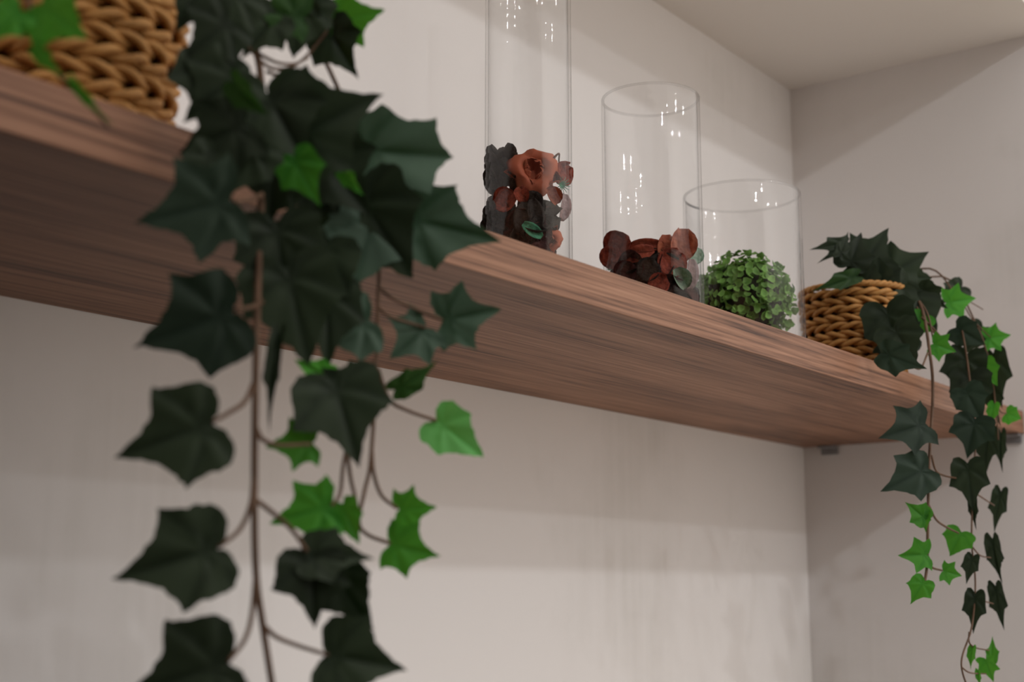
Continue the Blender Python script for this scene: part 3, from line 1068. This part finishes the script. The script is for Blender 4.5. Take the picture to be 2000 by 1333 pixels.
FAR = [
    (VF3, 'd', 'B', (1652, 475, .56), (1584, 484, .555), 0.45, 0.3),
    (VF3, 'd', 'A', (1650, 482, .56), (1596, 514, .555), 0.30, 0.2),
    (VF3, 'd', 'B', (1640, 500, .555), (1660, 452, .555), 0.55, 0.3),
    (VF3, 'd', 'B', (1680, 525, .55), (1737, 445, .545), 1.00, 0.0),
    (VF3, 'd', 'A', (1660, 520, .55), (1682, 452, .548), 1.10, 0.0),
    (VF3, 'g', 'A', (1672, 540, .54), (1586, 566, .53), 0.38, 0.3),
    (VF1, 'd', 'A', (1720, 560, .53), (1650, 505, .535), 0.95, 0.0),
    (VF1, 'd', 'A', (1730, 540, .53), (1816, 492, .52), 1.10, 0.0),
    (VF1, 'd', 'C', (1760, 540, .53), (1822, 545, .52), 1.05, 0.1),
    (VF1, 'd', 'C', (1745, 560, .52), (1700, 655, .51), 1.00, 0.0),
    (VF1, 'd', 'A', (1780, 570, .51), (1730, 690, .50), 1.05, 0.0),
    (VF1, 'd', 'C', (1790, 560, .51), (1800, 640, .50), 0.95, 0.2),
    (VF1, 'd', 'C', (1730, 600, .51), (1760, 720, .50), 0.90, 0.0),
    (VF1, 'n', 'A', (1725, 690, .49), (1812, 724, .475), 0.75, 0.2),
    (VF1, 'd', 'C', (1745, 640, .50), (1790, 715, .49), 1.1, 0.0),
    (VF1, 'd', 'C', (1770, 560, .51), (1690, 596, .50), 1.10, 0.0),
    (VF1, 'd', 'A', (1775, 605, .505), (1694, 640, .495), 1.05, 0.0),
    (VF1, 'd', 'C', (1775, 650, .50), (1706, 690, .49), 1.00, 0.0),
    (VF3, 'd', 'C', (1705, 565, .54), (1700, 470, .54), 1.20, 0.0),
    (VF3, 'd', 'C', (1690, 560, .54), (1655, 500, .54), 1.10, 0.0),
    (VF2, 'b', 'B', (1848, 592, .485), (1909, 582, .48), 1.00, 0.0),
    (VF2, 'd', 'A', (1880, 560, .488), (1835, 595, .482), 0.90, 0.0),
    (VF1, 'd', 'A', (1800, 565, .50), (1850, 605, .49), 0.85, 0.2),
    (VF1, 'b', 'C', (1805, 618, .492), (1775, 664, .485), 0.95, 0.2),
    (VF1, 'b', 'B', (1822, 672, .478), (1869, 688, .472), 1.05, 0.0),
    (VF2, 'n', 'C', (1868, 640, .475), (1925, 675, .468), 0.95, 0.2),
    (VF2, 'd', 'C', (1920, 640, .475), (1880, 690, .468), 0.9, 0.2),
    (VF3, 'b', 'B', (1926, 662, .47), (1976, 654, .465), 1.00, 0.0),
    (VF2, 'b', 'C', (1918, 708, .462), (1948, 756, .458), 0.90, 0.1),
    (VF2, 'd', 'A', (1890, 690, .468), (1872, 790, .46), 0.85, 0.1),
    (VF2, 'd', 'C', (1895, 730, .466), (1900, 820, .458), 0.95, 0.0),
    (VF3, 'd', 'A', (1940, 690, .468), (1955, 800, .462), 0.55, 0.3),
    (VF3, 'd', 'A', (1935, 740, .465), (1945, 835, .46), 0.50, 0.5),
    (VF2, 'n', 'C', (1885, 760, .462), (1920, 825, .456), 0.95, 0.1),
    (VF3, 'b', 'C', (1966, 808, .456), (1996, 820, .452), 1.30, 0.1),
    (VF3, 'b', 'C', (1942, 790, .46), (1932, 834, .456), 0.55, 0.3),
    (VF1, 'n', 'B', (1808, 828, .47), (1719, 856, .462), 0.95, 0.1),
    (VF1, 'n', 'A', (1812, 915, .47), (1722, 960, .462), 0.92, 0.0),
    (VF2, 'n', 'A', (1905, 818, .456), (1890, 898, .45), 1.05, 0.0),
    (VF2, 'd', 'A', (1930, 842, .46), (1922, 935, .458), 0.50, 0.4),
    (VF3, 'd', 'A', (1955, 845, .458), (1952, 925, .456), 0.35, 0.4),
    (VF2, 'd', 'A', (1890, 905, .458), (1900, 1002, .452), 0.75, 0.1),
    (VF2, 'd', 'A', (1900, 970, .458), (1903, 1038, .455), 0.30, 0.3),
    (VF2, 'd', 'A', (1955, 960, .46), (1940, 1042, .458), 0.42, 0.3),
    (VF1, 'b', 'A', (1808, 1015, .468), (1772, 982, .462), 0.95, 0.2),
    (VF1, 'b', 'C', (1808, 1000, .468), (1806, 1040, .464), 0.6, 0.4),
    (VF1, 'b', 'B', (1812, 1084, .47), (1757, 1086, .464), 1.05, 0.0),
    (VF1, 'b', 'C', (1878, 1040, .466), (1856, 1086, .46), 1.20, 0.0),
    (VF1, 'b', 'B', (1842, 1116, .468), (1880, 1126, .463), 1.10, 0.0),
    (VF2, 'd', 'A', (1900, 1088, .458), (1886, 1142, .452), 0.60, 0.3),
    (VF1, 'b', 'A', (1806, 1135, .47), (1778, 1180, .464), 0.95, 0.0),
    (VF2, 'd', 'A', (1905, 1160, .458), (1900, 1240, .453), 0.55, 0.1),
    (VF2, 'd', 'A', (1938, 1052, .46), (1953, 1145, .458), 0.36, 0.3),
    (VF2, 'd', 'A', (1944, 1145, .46), (1960, 1234, .458), 0.38, 0.3),
    (VF2, 'b', 'A', (1936, 1292, .46), (1941, 1245, .458), 0.55, 0.3),
    (VF2, 'b', 'A', (1900, 1265, .46), (1892, 1310, .458), 0.40, 0.4),
    (VF2, 'b', 'B', (1925, 1288, .46), (1940, 1336, .458), 0.75, 0.2),
    (VF2, 'b', 'A', (1910, 1310, .46), (1913, 1345, .458), 0.35, 0.4),
]
for i, (vn, k, s, b, t, wd, rl) in enumerate(FAR):
    put_leaf(vn, fl, 0, k, s, at(*b), tip_at(b, t), wd, rl, i)
